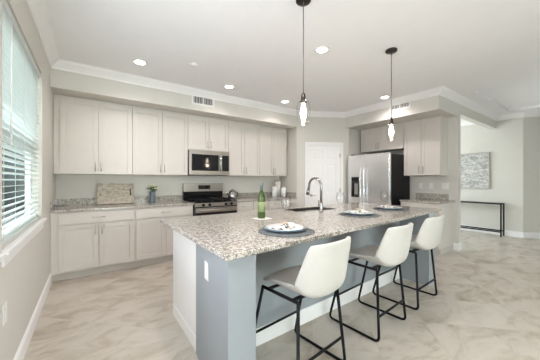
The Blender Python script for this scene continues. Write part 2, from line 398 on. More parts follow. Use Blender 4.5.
for z in (.25, 1.02, 1.80):
    g = G(); g.box(tb - .02, -.024, z, tb + .004, -.0185, z + .09); g.tube([(tb - .003, -.028, z - .003), (tb - .003, -.028, z + .093)], .006, 8); g.put('hinge', NICKEL, door)
g = G(); g.lathe([(0, 0), (.027, 0), (.027, .008), (.012, .012), (.010, .045), (0, .045)], M=Matrix.Translation((x0 + .06, -.0185, .96)) @ Matrix.Rotation(PI / 2, 4, 'X'))
g.tube([(x0 + .055, -.062, .96), (x0 + .16, -.062, .962)], .008, 10); g.put('door_handle', NICKEL, door)
baseboard('baseboard_pantry', [(DG0[0] + dd.x * .001, DG0[1] + dd.y * .001), (DG0[0] + dd.x * (ta - .08), DG0[1] + dd.y * (ta - .08))])
baseboard('baseboard_pantry.001', [(DG0[0] + dd.x * (tb + .072), DG0[1] + dd.y * (tb + .072)), DG1])

# ------------------------------------------------------------------ cabinets
def shaker(w, h, name, parent, x, z, handle=None, rail=.058, hl=.13):
    """shaker door/drawer front; local front faces -y; handle ('v'|'h', x, z) centre"""
    e = bpy.data.objects.new(name, None)
    g = G()
    g.box(x, -.019, z, x + rail, 0, z + h); g.box(x + w - rail, -.019, z, x + w, 0, z + h)
    g.box(x + rail, -.019, z, x + w - rail, 0, z + rail); g.box(x + rail, -.019, z + h - rail, x + w - rail, 0, z + h)
    g.box(x + rail, -.009, z + rail, x + w - rail, 0, z + h - rail)
    o = g.put(name, CAB, parent, .0015, 1)
    if handle:
        k, hx, hz = handle; g = G()
        if k == 'v':
            g.tube([(hx, -.05, hz - hl / 2), (hx, -.05, hz + hl / 2)], .0055, 8)
            for q in (-1, 1): g.tube([(hx, -.019, hz + q * hl * .36), (hx, -.05, hz + q * hl * .36)], .0045, 8)
        else:
            g.tube([(hx - hl / 2, -.05, hz), (hx + hl / 2, -.05, hz)], .0055, 8)
            for q in (-1, 1): g.tube([(hx + q * hl * .36, -.019, hz), (hx + q * hl * .36, -.05, hz)], .0045, 8)
        g.put('handle', NICKEL, o)
    return o
def slab(w, h, name, parent, x, z, handle=None, hl=.15):
    g = G(); g.box(x, -.019, z, x + w, 0, z + h); o = g.put(name, CAB, parent, .003, 2)
    if handle:
        k, hx, hz = handle; g = G(); g.tube([(hx - hl / 2, -.05, hz), (hx + hl / 2, -.05, hz)], .0055, 8)
        for q in (-1, 1): g.tube([(hx + q * hl * .36, -.019, hz), (hx + q * hl * .36, -.05, hz)], .0045, 8)
        g.put('handle', NICKEL, o)
    return o
def upper(label, loc, rz, xs, h, depth, fill_l=0, fill_r=0, group='wall cabinets', hz=.11):
    """xs: list of door edges (local x)"""
    c = thing('wall_cabinet', label, 'cabinet', loc, rz, group)
    g = G(); g.box(xs[0] - fill_l, .0, 0, xs[-1] + fill_r, depth, h); g.put('body', CAB, c, .001, 1)
    for i in range(len(xs) - 1):
        a, b = xs[i] + .0025, xs[i + 1] - .0025
        hx = (b - .03) if i % 2 == 0 else (a + .03)
        shaker(b - a, h - .045, 'door', c, a, .006, ('v', hx, hz), rail=.06)
    return c
ZB = 1.378; UH = ZS - ZB - .004; YU = 4.475
D = YB - YU - .002
upper('cream two-door wall cabinet at the left end, next to the window wall', (0, YU, ZB), 0, [-.34, .0975, .535], UH, D, fill_l=.064)
upper('cream two-door wall cabinet just left of the microwave', (0, YU, ZB), 0, [.537, .975, 1.40], UH, D)
upper('short cream two-door wall cabinet directly above the microwave', (0, YU, 1.835), 0, [1.402, 1.79, 2.18], ZS - 1.835 - .004, D)
upper('cream two-door wall cabinet just right of the microwave', (0, YU, ZB), 0, [2.182, 2.545, 2.91], UH, D)
upper('cream two-door wall cabinet above the canisters, last one before the pantry corner', (0, YU, ZB), 0, [2.912, 3.275, 3.64], UH, D)
# on the fridge wall
R = -PI / 2; XU = 5.17; DU = XF - XU - .002
upper('short cream two-door wall cabinet above the refrigerator', (XU, 3.59, 1.935), R, [0.05, .45, 1.004], ZS - 1.935 - .004, DU, fill_l=.048)
upper('tall cream two-door wall cabinet right of the refrigerator', (XU, 2.583, ZB + .004), R, [0, .33, .652], UH - .004, DU)

def base(label, loc, rz, w, depth, doors=2, drawers=1, fill_l=0, toe=.075, h=.882):
    c = thing('base_cabinet', label, 'cabinet', loc, rz, 'base cabinets')
    g = G(); g.box(-fill_l, 0, .10, w, depth, h); g.put('body', CAB, c, .001, 1)
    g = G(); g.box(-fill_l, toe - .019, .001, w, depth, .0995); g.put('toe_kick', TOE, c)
    dw = w / drawers
    for i in range(drawers):
        a = i * dw + .012; slab(dw - .024, .145, 'drawer', c, a, .725, ('h', i * dw + dw / 2, .80))
    dw = w / doors
    for i in range(doors):
        a = i * dw + (.012 if i == 0 else .004); b = (i + 1) * dw - (.012 if i == doors - 1 else .004)
        hx = (b - .03) if i % 2 == 0 else a + .03
        shaker(b - a, .585, 'door', c, a, .12, ('v', hx, .63))
    return c
YC = 4.16
base('cream base cabinet with a drawer over two doors, against the window wall', (-.34, YC, 0), 0, .873, YB - YC - .002, fill_l=.064)
base('cream base cabinet with a drawer over two doors, just left of the range', (.535, YC, 0), 0, .855, YB - YC - .002)
base('cream base cabinet just right of the range, mostly behind the island', (2.19, YC, 0), 0, .72, YB - YC - .002, drawers=2)
base('cream base cabinet in the corner by the pantry, under the canisters', (2.912, YC, 0), 0, .765, YB - YC - .002, drawers=2)
base('cream base cabinet right of the refrigerator, behind the far end of the island', (4.87, 2.50, 0), R, .66, XF - 4.87 - .002)

def worktop(name, label, poly, splashes):
    t = thing(name, label, 'countertop', (0, 0, 0)); g = G(); g.prism(poly, .8835, .914); g.put('slab', GRAN, t, .004)
    for s in splashes: g = G(); g.box(*s); g.put('backsplash', GRAN, t, .002)
    return t
worktop('countertop', 'speckled granite countertop left of the range, along the back wall', [(XL + .001, 4.125), (1.396, 4.125), (1.396, YB - .001), (XL + .001, YB - .001)],
        [(XL + .001, YB - .021, .9145, 1.396, YB - .001, 1.018), (XL + .001, 4.14, .9145, XL + .021, YB - .0215, 1.018)])
worktop('countertop', 'speckled granite countertop right of the range, running to the pantry corner', [(2.188, 4.125), (3.665, 4.125), (XR - .001, 4.172), (XR - .001, YB - .001), (2.188, YB - .001)],
        [(2.188, YB - .021, .9145, XR - .001, YB - .001, 1.018), (XR - .021, 4.18, .9145, XR - .001, YB - .0215, 1.018)])
worktop('countertop', 'short speckled granite countertop right of the refrigerator, below wall switches', [(4.835, 1.81), (4.835, 2.505), (XF - .001, 2.505), (XF - .001, 1.81)],
        [(XF - .021, 1.92, .9145, XF - .001, 2.505, 1.03)])

# ------------------------------------------------------------------ range
rg = thing('kitchen_range', 'stainless and black freestanding gas range between the back base cabinets', 'stove', (1.402, 4.10, 0))
w = .78
g = G(); g.box(0, .03, .03, w, .685, .905); g.put('body', DARK, rg, .003)
for fx, fy in ((.02, .06), (w - .08, .06), (.02, .6), (w - .08, .6)): g = G(); g.box(fx, fy, .0005, fx + .06, fy + .06, .0295); g.put('foot', BLACK, rg)
g = G(); g.box(0, .0, .9055, w, .63, .925); g.put('cooktop', BLACKG, rg, .004)
g = G(); g.box(0, .615, .926, w, .685, 1.075); g.put('rear_vent', BLACKG, rg)
g = G(); g.box(0, .60, 1.0755, w, .685, 1.235); bgd = g.put('backguard', STEELH, rg, .006)
g = G(); g.box(.27, .592, 1.12, .51, .60, 1.195); g.put('display', BLACKG, bgd, .003)
g = G(); g.box(0, -.01, .845, w, .029, .905); pn = g.put('control_panel', STEELH, rg, .004)
for kx in (.14, .25, .55, .66):
    g = G(); g.lathe([(0, 0), (.024, 0), (.022, .028), (.018, .032), (0, .032)], M=Matrix.Translation((kx, -.0105, .875)) @ Matrix.Rotation(PI / 2, 4, 'X'), seg=20)
    g.box(kx - .004, -.050, .856, kx + .004, -.043, .894); g.put('knob', BLACK, pn)
g = G(); g.box(0.005, -.015, .26, w - .005, .029, .84); od = g.put('oven_door', BLACKG, rg, .005)
g = G(); g.box(.008, -.019, .745, w - .008, -.0155, .828); g.put('steel_band', STEELH, od)
g = G(); g.box(.008, -.019, .27, w - .008, -.0155, .38); g.put('steel_band', STEELH, od)
g = G(); g.tube([(.05, -.06, .785), (w - .05, -.06, .785)], .013, 14)
for q in (.08, w - .08): g.tube([(q, -.015, .785), (q, -.06, .785)], .010, 10)
g.put('oven_handle', STEELH, od)
g = G(); g.box(.005, -.015, .06, w - .005, .029, .25); g.put('storage_drawer', STEELH, rg, .005)
for gx in (.04, .285, .53):
    g = G(); z = .955
    W_ = .21 if gx != .285 else .21
    for a in (0, W_): g.tube([(gx + a, .05, z), (gx + a, .57, z)], .006, 8)
    for b_ in (.05, .17, .31, .45, .57): g.tube([(gx, b_, z), (gx + W_, b_, z)], .006, 8)
    for a in (0, W_):
        for b_ in (.05, .57): g.tube([(gx + a, b_, .926), (gx + a, b_, z)], .006, 8)
    g.put('grate', BLACK, rg)
for bx, by in ((.145, .17), (.145, .45), (.39, .31), (.635, .17), (.635, .45)):
    g = G(); g.lathe([(0, 0), (.045, 0), (.045, .012), (.03, .018), (0, .018)], (bx, by, .9255), 20); g.put('burner', BLACK, rg)

# microwave
mw = thing('microwave', 'stainless over-the-range microwave with black glass door', 'microwave', (1.404, 4.39, 1.385)); w = .772; h = .445
g = G(); g.box(0, .03, 0, w, .405, h); g.put('body', DARK, mw, .003)
g = G(); g.box(0, 0, .002, .60, .0295, h - .002); d = g.put('door', STEELH, mw, .005)
g = G(); g.box(.045, -.003, .075, .545, -.0005, h - .075); g.put('window', BLACKG, d)
g = G(); g.tube([(.575, -.035, .07), (.575, -.035, h - .07)], .011, 12)
for q in (.10, h - .10): g.tube([(.575, 0, q), (.575, -.035, q)], .008, 8)
g.put('handle', STEEL, d)
g = G(); g.box(.603, 0, .002, w, .0295, h - .002); p = g.put('control_panel', STEELH, mw, .004)
g = G(); g.box(.618, -.002, .075, w - .018, -.0005, h - .075); g.put('keypad', BLACKG, p)
g = G(); g.box(.03, .05, -.006, w - .03, .36, -.0005); g.put('vent_grille', DARK, mw)

# ------------------------------------------------------------------ refrigerator
fr = thing('refrigerator', 'stainless side-by-side refrigerator with dispenser and black sides', 'refrigerator', (4.62, 3.52, 0), R)
w = .932; h = 1.825
g = G(); g.box(.004, .075, .02, w - .004, .80, h - .02); g.put('body', BLACK, fr, .004)
g = G(); g.box(.02, .09, .0005, w - .02, .7, .0195); g.put('base_feet', BLACK, fr)
fd = .375
g = G(); g.box(.0, 0, .06, fd - .003, .07, h); L_ = g.put('freezer_door', STEEL, fr, .004, 2)
g = G(); g.box(fd + .003, 0, .06, w, .07, h); R_ = g.put('fridge_door', STEEL, fr, .004, 2)
for o_, hx in ((L_, fd - .035), (R_, fd + .045)):
    g = G(); g.tube([(hx, -.055, .45), (hx, -.055, 1.58)], .013, 14)
    for q in (.50, 1.53): g.tube([(hx, -.0, q), (hx, -.055, q)], .010, 10)
    g.put('handle', STEEL, o_)
g = G(); g.box(.085, -.006, .93, .27, -.0005, 1.36); dp = g.put('dispenser', DARK, L_, .004)
g = G(); g.box(.10, -.009, 1.26, .255, -.0065, 1.345); g.put('display', BLACKG, dp)
g = G(); g.box(.11, -.010, .96, .16, -.0065, 1.235); g.put('recess', BLACKG, dp)
g = G(); g.box(.165, -.012, .99, .245, -.0065, 1.22); g.put('paddle', NICKEL, dp)
g = G(); g.box(.02, .02, .02, w - .02, .0745, .058); g.put('kick_grille', BLACK, fr)
g = G(); g.box(.05, .03, h + .0005, .13, .12, h + .02); g.box(w - .13, .03, h + .0005, w - .05, .12, h + .02); g.put('hinge_cover', DARK, fr)

# ------------------------------------------------------------------ island
isl = thing('kitchen_island', 'island base with blue-grey knee wall, end panels and cream cabinets', 'island', (0, 0, 0))
ZT = .8825
g = G(); g.prism([(.605, 1.240), (.795, 1.256), (.83, 1.80), (.674, 1.80), (.674, 1.85), (.64, 1.85)], 0.001, ZT); p1 = g.put('end_panel', BLUE, isl, .003)
g = G(); g.prism([(.8225, 1.665), (3.355, 1.735), (3.355, 1.90), (.8315, 1.80)], 0.001, ZT); kw = g.put('knee_wall', BLUE, isl)
g = G(); g.prism([(3.3555, 1.375), (3.56, 1.39), (3.56, 1.90), (3.3555, 1.90)], 0.001, ZT); p2 = g.put('end_panel', BLUE, isl, .003)
g = G(); g.prism([(.675, 1.8005), (3.56, 1.9005), (3.56, 2.55), (.675, 2.55)], .10, .66)
g.prism([(.675, 1.8005), (2.0, 1.8466), (2.0, 2.55), (.675, 2.55)], .66, ZT - .001); g.prism([(2.68, 1.8701), (3.56, 1.9005), (3.56, 2.55), (2.68, 2.55)], .66, ZT - .001)
cb = g.put('cabinet_body', CAB, isl, .002)
g = G(); g.prism([(.6755, 1.801), (3.55, 1.905), (3.55, 2.48), (.6755, 2.48)], .001, .0995); g.put('toe_kick', CAB, isl)
g = G(); g.sweep([(.8245, 1.665), (3.3550, 1.735)], [(0.0003, 0.001), (.014, 0.001), (.014, .11), (.009, .125), (0.0003, .13)]); g.put('baseboard', TRIM, isl)
g = G(); g.sweep([(.64, 1.85), (.605, 1.240), (.795, 1.256), (.8205, 1.645)], [(0.0003, 0.001), (.013, 0.001), (.013, .11), (.008, .125), (0.0003, .13)], -1); g.put('baseboard', TRIM, isl)
g = G(); g.sweep([(3.3555, 1.715), (3.3555, 1.375), (3.56, 1.39), (3.56, 1.90)], [(0.0003, 0.001), (.013, 0.001), (.013, .11), (.008, .125), (0.0003, .13)], -1); g.put('baseboard', TRIM, isl)
g = G(); g.box(.658, 1.8505, .001, .6745, 2.549, ZT - .001); g.put('side_panel', TRIM, isl)
g = G(); g.box(.648, 1.851, .001, .6575, 2.52, .10); g.put('base_trim', TRIM, isl)
n = 5
for i in range(n):
    a = .68 + i * .575; w_ = .56
    e = G(); e.box(a, 2.5503, .725, a + w_, 2.569, .87); dr = e.put('drawer', CAB, isl, .003)
    e = G(); e.box(a, 2.5503, .12, a + w_, 2.569, .715); dr = e.put('door', CAB, isl, .003)
    e = G(); e.tube([(a + .04, 2.60, .55), (a + .04, 2.60, .68)], .0055, 8); e.tube([(a + .04, 2.569, .57), (a + .04, 2.60, .57)], .0045, 8); e.tube([(a + .04, 2.569, .66), (a + .04, 2.60, .66)], .0045, 8); e.put('handle', NICKEL, dr)
# island worktop with a sink cut-out
SX0, SX1, SY0, SY1 = 2.02, 2.66, 2.20, 2.56
it = thing('countertop', 'large speckled granite island countertop with sink, overhanging the bar stools', 'countertop', (0, 0, 0))
NL, FL_, FRr, NR = (.557, 2.64), (.557, 1.165), (3.79, 1.405), (3.79, 2.64)
bm = bmesh.new()
def yb(x): return 1.165 + (x - .557) / (3.79 - .557) * (1.405 - 1.165)
xs = [.557, SX0, SX1, 3.79]
def lay(z): return [[bm.verts.new((x, y, z)) for y in (yb(x), SY0, SY1, 2.64)] for x in xs]
A = lay(.8835); B = lay(.914)
for i in range(3):
    for j in range(3):
        if i == 1 and j == 1: continue
        bm.faces.new((A[i][j], A[i][j + 1], A[i + 1][j + 1], A[i + 1][j])); bm.faces.new((B[i][j], B[i + 1][j], B[i + 1][j + 1], B[i][j + 1]))
for i in range(3):
    bm.faces.new((A[i][0], A[i + 1][0], B[i + 1][0], B[i][0])); bm.faces.new((A[i][3], A[i + 1][3], B[i + 1][3], B[i][3]))
    bm.faces.new((A[0][i], A[0][i + 1], B[0][i + 1], B[0][i])); bm.faces.new((A[3][i], A[3][i + 1], B[3][i + 1], B[3][i]))
for (a, b, c, d) in (((1, 1), (2, 1)) + ((0, 0), (0, 0)), ): pass
for p, q in (((1, 1), (2, 1)), ((2, 1), (2, 2)), ((2, 2), (1, 2)), ((1, 2), (1, 1))):
    bm.faces.new((A[p[0]][p[1]], A[q[0]][q[1]], B[q[0]][q[1]], B[p[0]][p[1]]))
G_ = G(); G_.bm.free(); G_.bm = bm; G_.put('slab', GRAN, it, .004)
# sink
sk = thing('kitchen_sink', 'stainless undermount sink set in the island countertop', 'sink', ((SX0 + SX1) / 2, (SY0 + SY1) / 2, .70))
a = (SX1 - SX0) / 2 - .001; b = (SY1 - SY0) / 2 - .001; t = .006; zt = .2125
g = G(); g.box(-a, -b, 0, a, b, .006); g.box(-a, -b, .006, -a + t, b, zt); g.box(a - t, -b, .006, a, b, zt); g.box(-a + t, -b, .006, a - t, -b + t, zt); g.box(-a + t, b - t, .006, a - t, b, zt)
g.put('basin', mat('sink_steel', (.22, .21, .20), .35, 1.0, var=.05), sk)
g = G(); g.lathe([(0, 0), (.045, 0), (.045, .003), (.03, .004), (0, .002)], (0, 0, .0065)); g.put('drain', CHROME, sk)
# faucet
fa = thing('kitchen_faucet', 'tall stainless gooseneck faucet beside the island sink', 'faucet', (2.30, 2.15, .914))
g = G(); g.lathe([(0, .0003), (.031, .0003), (.031, .006), (.026, .012), (.022, .04), (.020, .10), (.016, .11), (0, .11)]); g.put('base', CHROME, fa)
pts = [(0, 0, .105), (0, 0, .30)] + [(0, .105 - .105 * math.cos(t_), .30 + .105 * math.sin(t_)) for t_ in [PI * k / 14 for k in range(1, 14)]] + [(0, .212, .29), (0, .222, .26)]
g = G(); g.tube(pts, .0155, 14); g.put('spout', CHROME, fa)
g = G(); g.tube([(0, .222, .262), (0, .228, .235), (0, .236, .19)], .016, 14, radii=[.0175, .0215, .024]); g.put('spray_head', CHROME, fa)
g = G(); g.tube([(-.020, 0, .07), (-.045, 0, .075)], .009, 10); g.tube([(-.04, 0, .075), (-.06, -.01, .15)], .006, 10); g.put('lever', CHROME, fa)
# island outlet, on the end panel
def plate(label, loc, rz, kind='outlet', w=.072, h=.117, n=1):
    o = thing('wall_switch' if kind == 'switch' else 'power_outlet', label, 'switch' if kind == 'switch' else 'outlet', loc, rz)
    g = G(); g.box(-w / 2, -.006, -h / 2, w / 2, -.0005, h / 2); g.put('plate', PLASTIC, o, .002)
    for i in range(n):
        cx = (i - (n - 1) / 2) * .046
        g = G(); g.box(cx - .016, -.010, -.033, cx + .016, -.0062, .033); g.put('rocker' if kind == 'switch' else 'socket', PLASTIC, o, .001)
    return o
plate('white outlet plate on the blue-grey end panel of the island', (.6248, 1.59, .70), R - .058)
plate('white outlet plate low on the left wall below the window', (XL, 2.09, .52), PI / 2)
plate('white outlet on the backsplash beside the refrigerator, leftmost of three plates', (XF, 2.41, 1.178), R)
plate('white outlet on the backsplash right of the refrigerator, middle of three plates', (XF, 2.215, 1.178), R)
plate('wide white double switch plate on the right wall, above the backsplash end', (XF, 1.975, 1.178), R, 'switch', w=.118, n=2)

# ------------------------------------------------------------------ bar stools
def make_stool():
    s = thing('bar_stool', '', 'stool', (0, 0, 0), 0, 'cream bar stools along the island')
    prof = [(.175, .592), (.160, .605), (.09, .614), (-.05, .604), (-.15, .590), (-.235, .583), (-.285, .595), (-.310, .645), (-.322, .715), (-.333, .785), (-.343, .855), (-.352, .908), (-.355, .930)]
    hw = [.195, .222, .235, .242, .248, .252, .254, .250, .244, .234, .222, .208, .194]
    up = [.0, .006, .025, .05, .08, .10, .115, .118, .108, .092, .078, .066, .06]
    g = G(); rows = []; NU = 16
    for k, ((y, z), w, q) in enumerate(zip(prof, hw, up)):
        a = prof[max(k - 1, 0)]; b = prof[min(k + 1, len(prof) - 1)]; t = Vector((b[0] - a[0], b[1] - a[1])).normalized(); nv = Vector((t.y, -t.x))  # towards the sitter
        if nv.y < 0 and abs(nv.x) < .5: nv = -nv
        row = []
        for i in range(NU + 1):
            u = -1 + 2 * i / NU; e = abs(u) ** 3
            drop = 0
            if k == len(prof) - 1: drop = -.02 * abs(u) ** 4
            fr_ = (-.05 * u * u) if k <= 1 else (-.02 * u * u if k == 2 else 0)
            row.append(g.bm.verts.new((u * w * (1 - .06 * e), y + nv.x * q * e + fr_, z + nv.y * q * e + drop)))
        rows.append(row)
    for a, b in zip(rows, rows[1:]):
        for i in range(NU): f = g.bm.faces.new((a[i], a[i + 1], b[i + 1], b[i])); f.smooth = True
    o = g.put('seat_shell', LEATH, s)
    m = o.modifiers.new('solid', 'SOLIDIFY'); m.thickness = .028; m.offset = 0
    m = o.modifiers.new('sub', 'SUBSURF'); m.levels = 1; m.render_levels = 2
    # sled legs
    for q in (-1, 1):
        f_t, f_b = Vector((q * .222, .10, .572)), Vector((q * .245, .24, .012)); r_t, r_b = Vector((q * .200, -.20, .560)), Vector((q * .245, -.24, .012))
        def corner(a, c, b, n=6, d=.045):
            A_ = c + (a - c).normalized() * d; B_ = c + (b - c).normalized() * d
            return [A_ * (1 - t_) ** 2 + c * 2 * t_ * (1 - t_) + B_ * t_ ** 2 for t_ in [k / n for k in range(n + 1)]]
        pts = [f_t] + corner(f_t, f_b, r_b) + corner(f_b, r_b, r_t) + [r_t]
        g = G(); g.tube(pts, .0105, 10); g.put('sled_leg', BLACK, s)
    def lerp(z, q, front):
        t_, b_ = (Vector((q * .222, .10, .572)), Vector((q * .245, .24, .012))) if front else (Vector((q * .200, -.20, .560)), Vector((q * .245, -.24, .012)))
        k = (t_.z - z) / (t_.z - b_.z); return t_.lerp(b_, k)
    g = G(); g.tube([lerp(.22, -1, True), lerp(.22, 1, True)], .009, 10); g.put('footrest', BLACK, s)
    g = G(); g.tube([lerp(.20, -1, False), lerp(.20, 1, False)], .009, 10); g.put('rear_stretcher', BLACK, s)
    g = G()
    for q in (-1, 1): g.tube([(q * .222, .103, .574), (q * .200, -.20, .562)], .011, 10)
    g.box(-.195, -.17, .556, .195, -.14, .566); g.box(-.205, .04, .566, .205, .07, .574); g.put('under_frame', BLACK, s)
    return s
st = make_stool()
spots = [((1.185, 1.345), 6, 'cream leather bar stool nearest the camera, by the island end panel'),
         ((2.085, 1.38), 4, 'cream leather bar stool in the middle of the three'),
         ((2.865, 1.43), 3, 'cream leather bar stool farthest from the camera, at the far end of the island')]
for i, ((x, y), a, lb) in enumerate(spots):
    s = st if i == 0 else copy_tree(st)
    s.location = (x, y, 0); s.rotation_euler = (0, 0, math.radians(a)); s['label'] = lb

# ------------------------------------------------------------------ pendants, ceiling lights, vents, detectors
def pendant(x, y, label):
    p = thing('pendant_light', label, 'pendant lamp', (x, y, H), 0, 'pendant lamps above the island')
    g = G(); g.lathe([(0, -.0005), (.062, -.0005), (.062, -.018), (.055, -.024), (0, -.024)]); g.put('canopy', BRONZE, p)
    g = G(); g.tube([(0, 0, -.024), (0, 0, -.80)], .004, 8); g.put('cord', CORD, p)
    g = G(); g.lathe([(0, -.78), (.012, -.785), (.018, -.80), (.020, -.845), (.026, -.85), (.026, -.862), (0, -.862)]); g.put('socket', BRONZE, p)
    g = G(); g.lathe([(.026, -.845), (.045, -.856), (.056, -.88), (.059, -.915), (.055, -.965), (.046, -1.015), (.036, -1.048), (.0345, -1.048), (.0445, -1.014), (.0535, -.965), (.0575, -.915), (.0545, -.881), (.044, -.8575), (.026, -.8465)], seg=40); g.put('glass_shade', GLS2, p)
    g = G(); g.lathe([(0, -.863), (.011, -.865), (.013, -.885), (.022, -.92), (.026, -.95), (.022, -.98), (.012, -1.0), (0, -1.005)], seg=20); g.put('bulb', BULB, p)
    d = bpy.data.lights.new('pendant_glow', 'POINT'); d.energy = 3.0; d.color = (1, .85, .65); d.shadow_soft_size = .03
    l = bpy.data.objects.new('lamp', d); COL.objects.link(l); l.location = (0, 0, -1.07); l.parent = p
    return p
pendant(1.445, 1.55, 'glass pendant lamp on the nearer cord above the island')
pendant(2.84, 1.565, 'glass pendant lamp with round black ceiling canopy, above the far island end')
cans = [((.517, 3.584), 'round recessed ceiling light near the window wall, leftmost'),
        ((1.82, 3.692), 'round recessed ceiling light near the back vent, in front of the microwave cabinet'),
        ((2.177, 2.023), 'round recessed ceiling light between the two pendant cords, nearest in view'),
        ((3.042, 3.774), 'round recessed ceiling light near the corner soffit, close behind the nearer pendant'),
        ((4.354, 2.518), 'round recessed ceiling light just left of the vent on the right soffit')]
def can(x, y, lb, e=30):
    c = thing('recessed_light', lb, 'ceiling light', (x, y, H), 0, 'recessed ceiling lights')
    g = G(); g.lathe([(.062, -.0005), (.085, -.0005), (.085, -.006), (.075, -.010), (.062, -.008)], seg=32)
    bm = g.bm; g.put('trim_ring', PLASTIC, c)
    g = G(); g.lathe([(0, -.001), (.0615, -.001), (.0615, -.006), (0, -.006)], seg=32); g.put('lens', LENS, c)
    d = bpy.data.lights.new('can_spot', 'SPOT'); d.energy = e * SPOT; d.color = (1, .90, .90); d.spot_size = math.radians(150); d.spot_blend = .8; d.shadow_soft_size = .06
    l = bpy.data.objects.new('lamp', d); COL.objects.link(l); l.location = (0, 0, -.02); l.parent = c
    return c
for ((x, y), lb), e in zip(cans, (34, 21, 30, 20, 36)): can(x, y, lb, e)
for (x, y), lb, e in (((.75, 1.2), 'added recessed ceiling light above the aisle left of the island, out of view', 46), ((2.6, -.4), 'added recessed ceiling light behind the bar stools, out of view', 16),
                   ((1.4, -.6), 'added recessed ceiling light behind the camera, out of view', 22), ((4.3, -1.6), 'added recessed ceiling light in the great room, out of view', 8)): can(x, y, lb, e)  # extra cans added out of view for more ambient light
def vent(label, loc, rz, w=.40, h=.195):
    v = thing('air_vent', label, 'vent', loc, rz, 'air vents on the soffits')
    g = G(); b = .035
    g.box(-w / 2, -.008, -h / 2, w / 2, -.0005, -h / 2 + b); g.box(-w / 2, -.008, h / 2 - b, w / 2, -.0005, h / 2)
    g.box(-w / 2, -.008, -h / 2 + b, -w / 2 + b, -.0005, h / 2 - b); g.box(w / 2 - b, -.008, -h / 2 + b, w / 2, -.0005, h / 2 - b); g.put('frame', PLASTIC, v, .002)
    g = G(); g.box(-w / 2 + b, -.0025, -h / 2 + b, w / 2 - b, -.0008, h / 2 - b); g.put('duct_opening', DARK, v)
    g = G(); n = 12; W_ = w - 2 * b
    for i in range(n):
        M = Matrix.Translation((-W_ / 2 + (i + .5) * W_ / n, -.0055, 0)) @ Matrix.Rotation(math.radians(20), 4, 'Z')
        g.box(-.005, -.0016, -h / 2 + b, .005, -.0006, h / 2 - b, M)
    g.box(-.006, -.0095, -h / 2 + b, .006, -.0075, h / 2 - b); g.put('louvres', PLASTIC, v)
    return v
vent('white air vent high on the back soffit above the microwave', (1.57, YSF, 2.652), 0)
vent('white air vent high on the right soffit above the refrigerator wall', (XSF, 2.415, 2.69), R)
def detector(x, y, lb):
    g = G(); g.lathe([(0, -.0005), (.05, -.0005), (.05, -.008), (.035, -.018), (0, -.02)], seg=24); o = g.put('fire_sprinkler_cover', CEIL); o.location = (x, y, H); tag(o, lb, 'detector')
detector(1.09, 3.25, 'small round white ceiling cover left of the back vent'); detector(4.05, 3.45, 'small round white ceiling cover above the pantry door')

# ------------------------------------------------------------------ things on the counters
t = thing('serving_tray', 'whitewashed rectangular wooden tray leaning on the backsplash', 'tray', (.335, 4.683, .916))
TM = Matrix.Rotation(math.radians(-12), 4, 'X')
g = G(); g.box(-.245, -.012, 0, .245, 0, .325, TM); g.put('board', TRAYM, t, .006)
g = G()
for (a, b, c, d) in ((-.25, 0, .25, .018), (-.25, .307, .25, .328), (-.25, .018, -.232, .307), (.232, .018, .25, .307)): g.box(a, -.035, b, c, -.0125, d, TM)
g.put('rim', TRAYM, t, .003)
g = G(); g.tube([TM @ Vector(p) for p in ((.20, -.0145, .13), (.20, -.045, .15), (.20, -.045, .22), (.20, -.0145, .24))], .008, 8)
g.put('handle', BRONZE, t)
v = thing('flower_vase', 'blue-grey vase of cream flowers on the back counter', 'vase', (.85, 4.60, .9145))
g = G(); g.lathe([(0, 0), (.045, 0), (.048, .01), (.044, .09), (.046, .185), (.042, .19), (.038, .185), (.037, .02), (0, .02)]); g.put('vase', mat('dark_glazed_blue', (.09, .125, .16), .25), v)
for k in range(9):
    a = k * 2.4; rr = .02 + .055 * (k % 3) / 2; c = (rr * math.cos(a), rr * math.sin(a), .245 + .05 * ((k * 7) % 5) / 5)
    g = G(); g.tube([(c[0] * .25, c[1] * .25, .16), c], .003, 6); g.put('stem', LEAF, v)
    g = G()
    for j in range(7):
        b = j * .9; g.sphere((c[0] + .011 * math.cos(b), c[1] + .011 * math.sin(b), c[2] + (.006 if j % 2 else 0)), .014, .9, 8)
    g.put('flower', PETAL, v)
g = G()
for k in range(34):
    a = k * 2.39; r0 = .03 + .045 * ((k * 5) % 7) / 7; z = .20 + .07 * ((k * 3) % 8) / 8; c = Vector((r0 * math.cos(a), r0 * math.sin(a), z)); o_ = Vector((math.cos(a), math.sin(a), .4)).normalized(); s_ = Vector((-math.sin(a), math.cos(a), 0))
    pts = [c - o_ * .005, c + o_ * .02 + s_ * .011, c + o_ * .045, c + o_ * .02 - s_ * .011]; up_ = Vector((0, 0, .002))
    A = [g.bm.verts.new(p) for p in pts]; B = [g.bm.verts.new(p + up_) for p in pts]
    g.bm.faces.new(A[::-1]); g.bm.faces.new(B)
    for i in range(4): g.bm.faces.new((A[i], A[(i + 1) % 4], B[(i + 1) % 4], B[i]))
g.put('leaves', LEAF, v)
# steel kettle next to the range
k_ = thing('kettle', 'small polished steel kettle beside the range backguard', 'kettle', (2.33, 4.58, .9145))
g = G(); g.lathe([(0, 0), (.085, 0), (.09, .01), (.088, .07), (.075, .13), (.06, .16), (.0, .165)]); g.put('body', CHROME, k_)
g = G(); g.lathe([(0, .166), (.05, .166), (.045, .176), (.012, .18), (.014, .197), (0, .20)]); g.put('lid', CHROME, k_)
g = G(); g.tube([(-.08, 0, .07), (-.115, 0, .11), (-.13, 0, .15)], .012, 10, radii=[.016, .012, .009]); g.put('spout', CHROME, k_)
g = G(); g.tube([(.078, 0, .13), (.12, 0, .135), (.125, 0, .06), (.09, 0, .03)], .008, 8); g.put('handle', BLACK, k_)
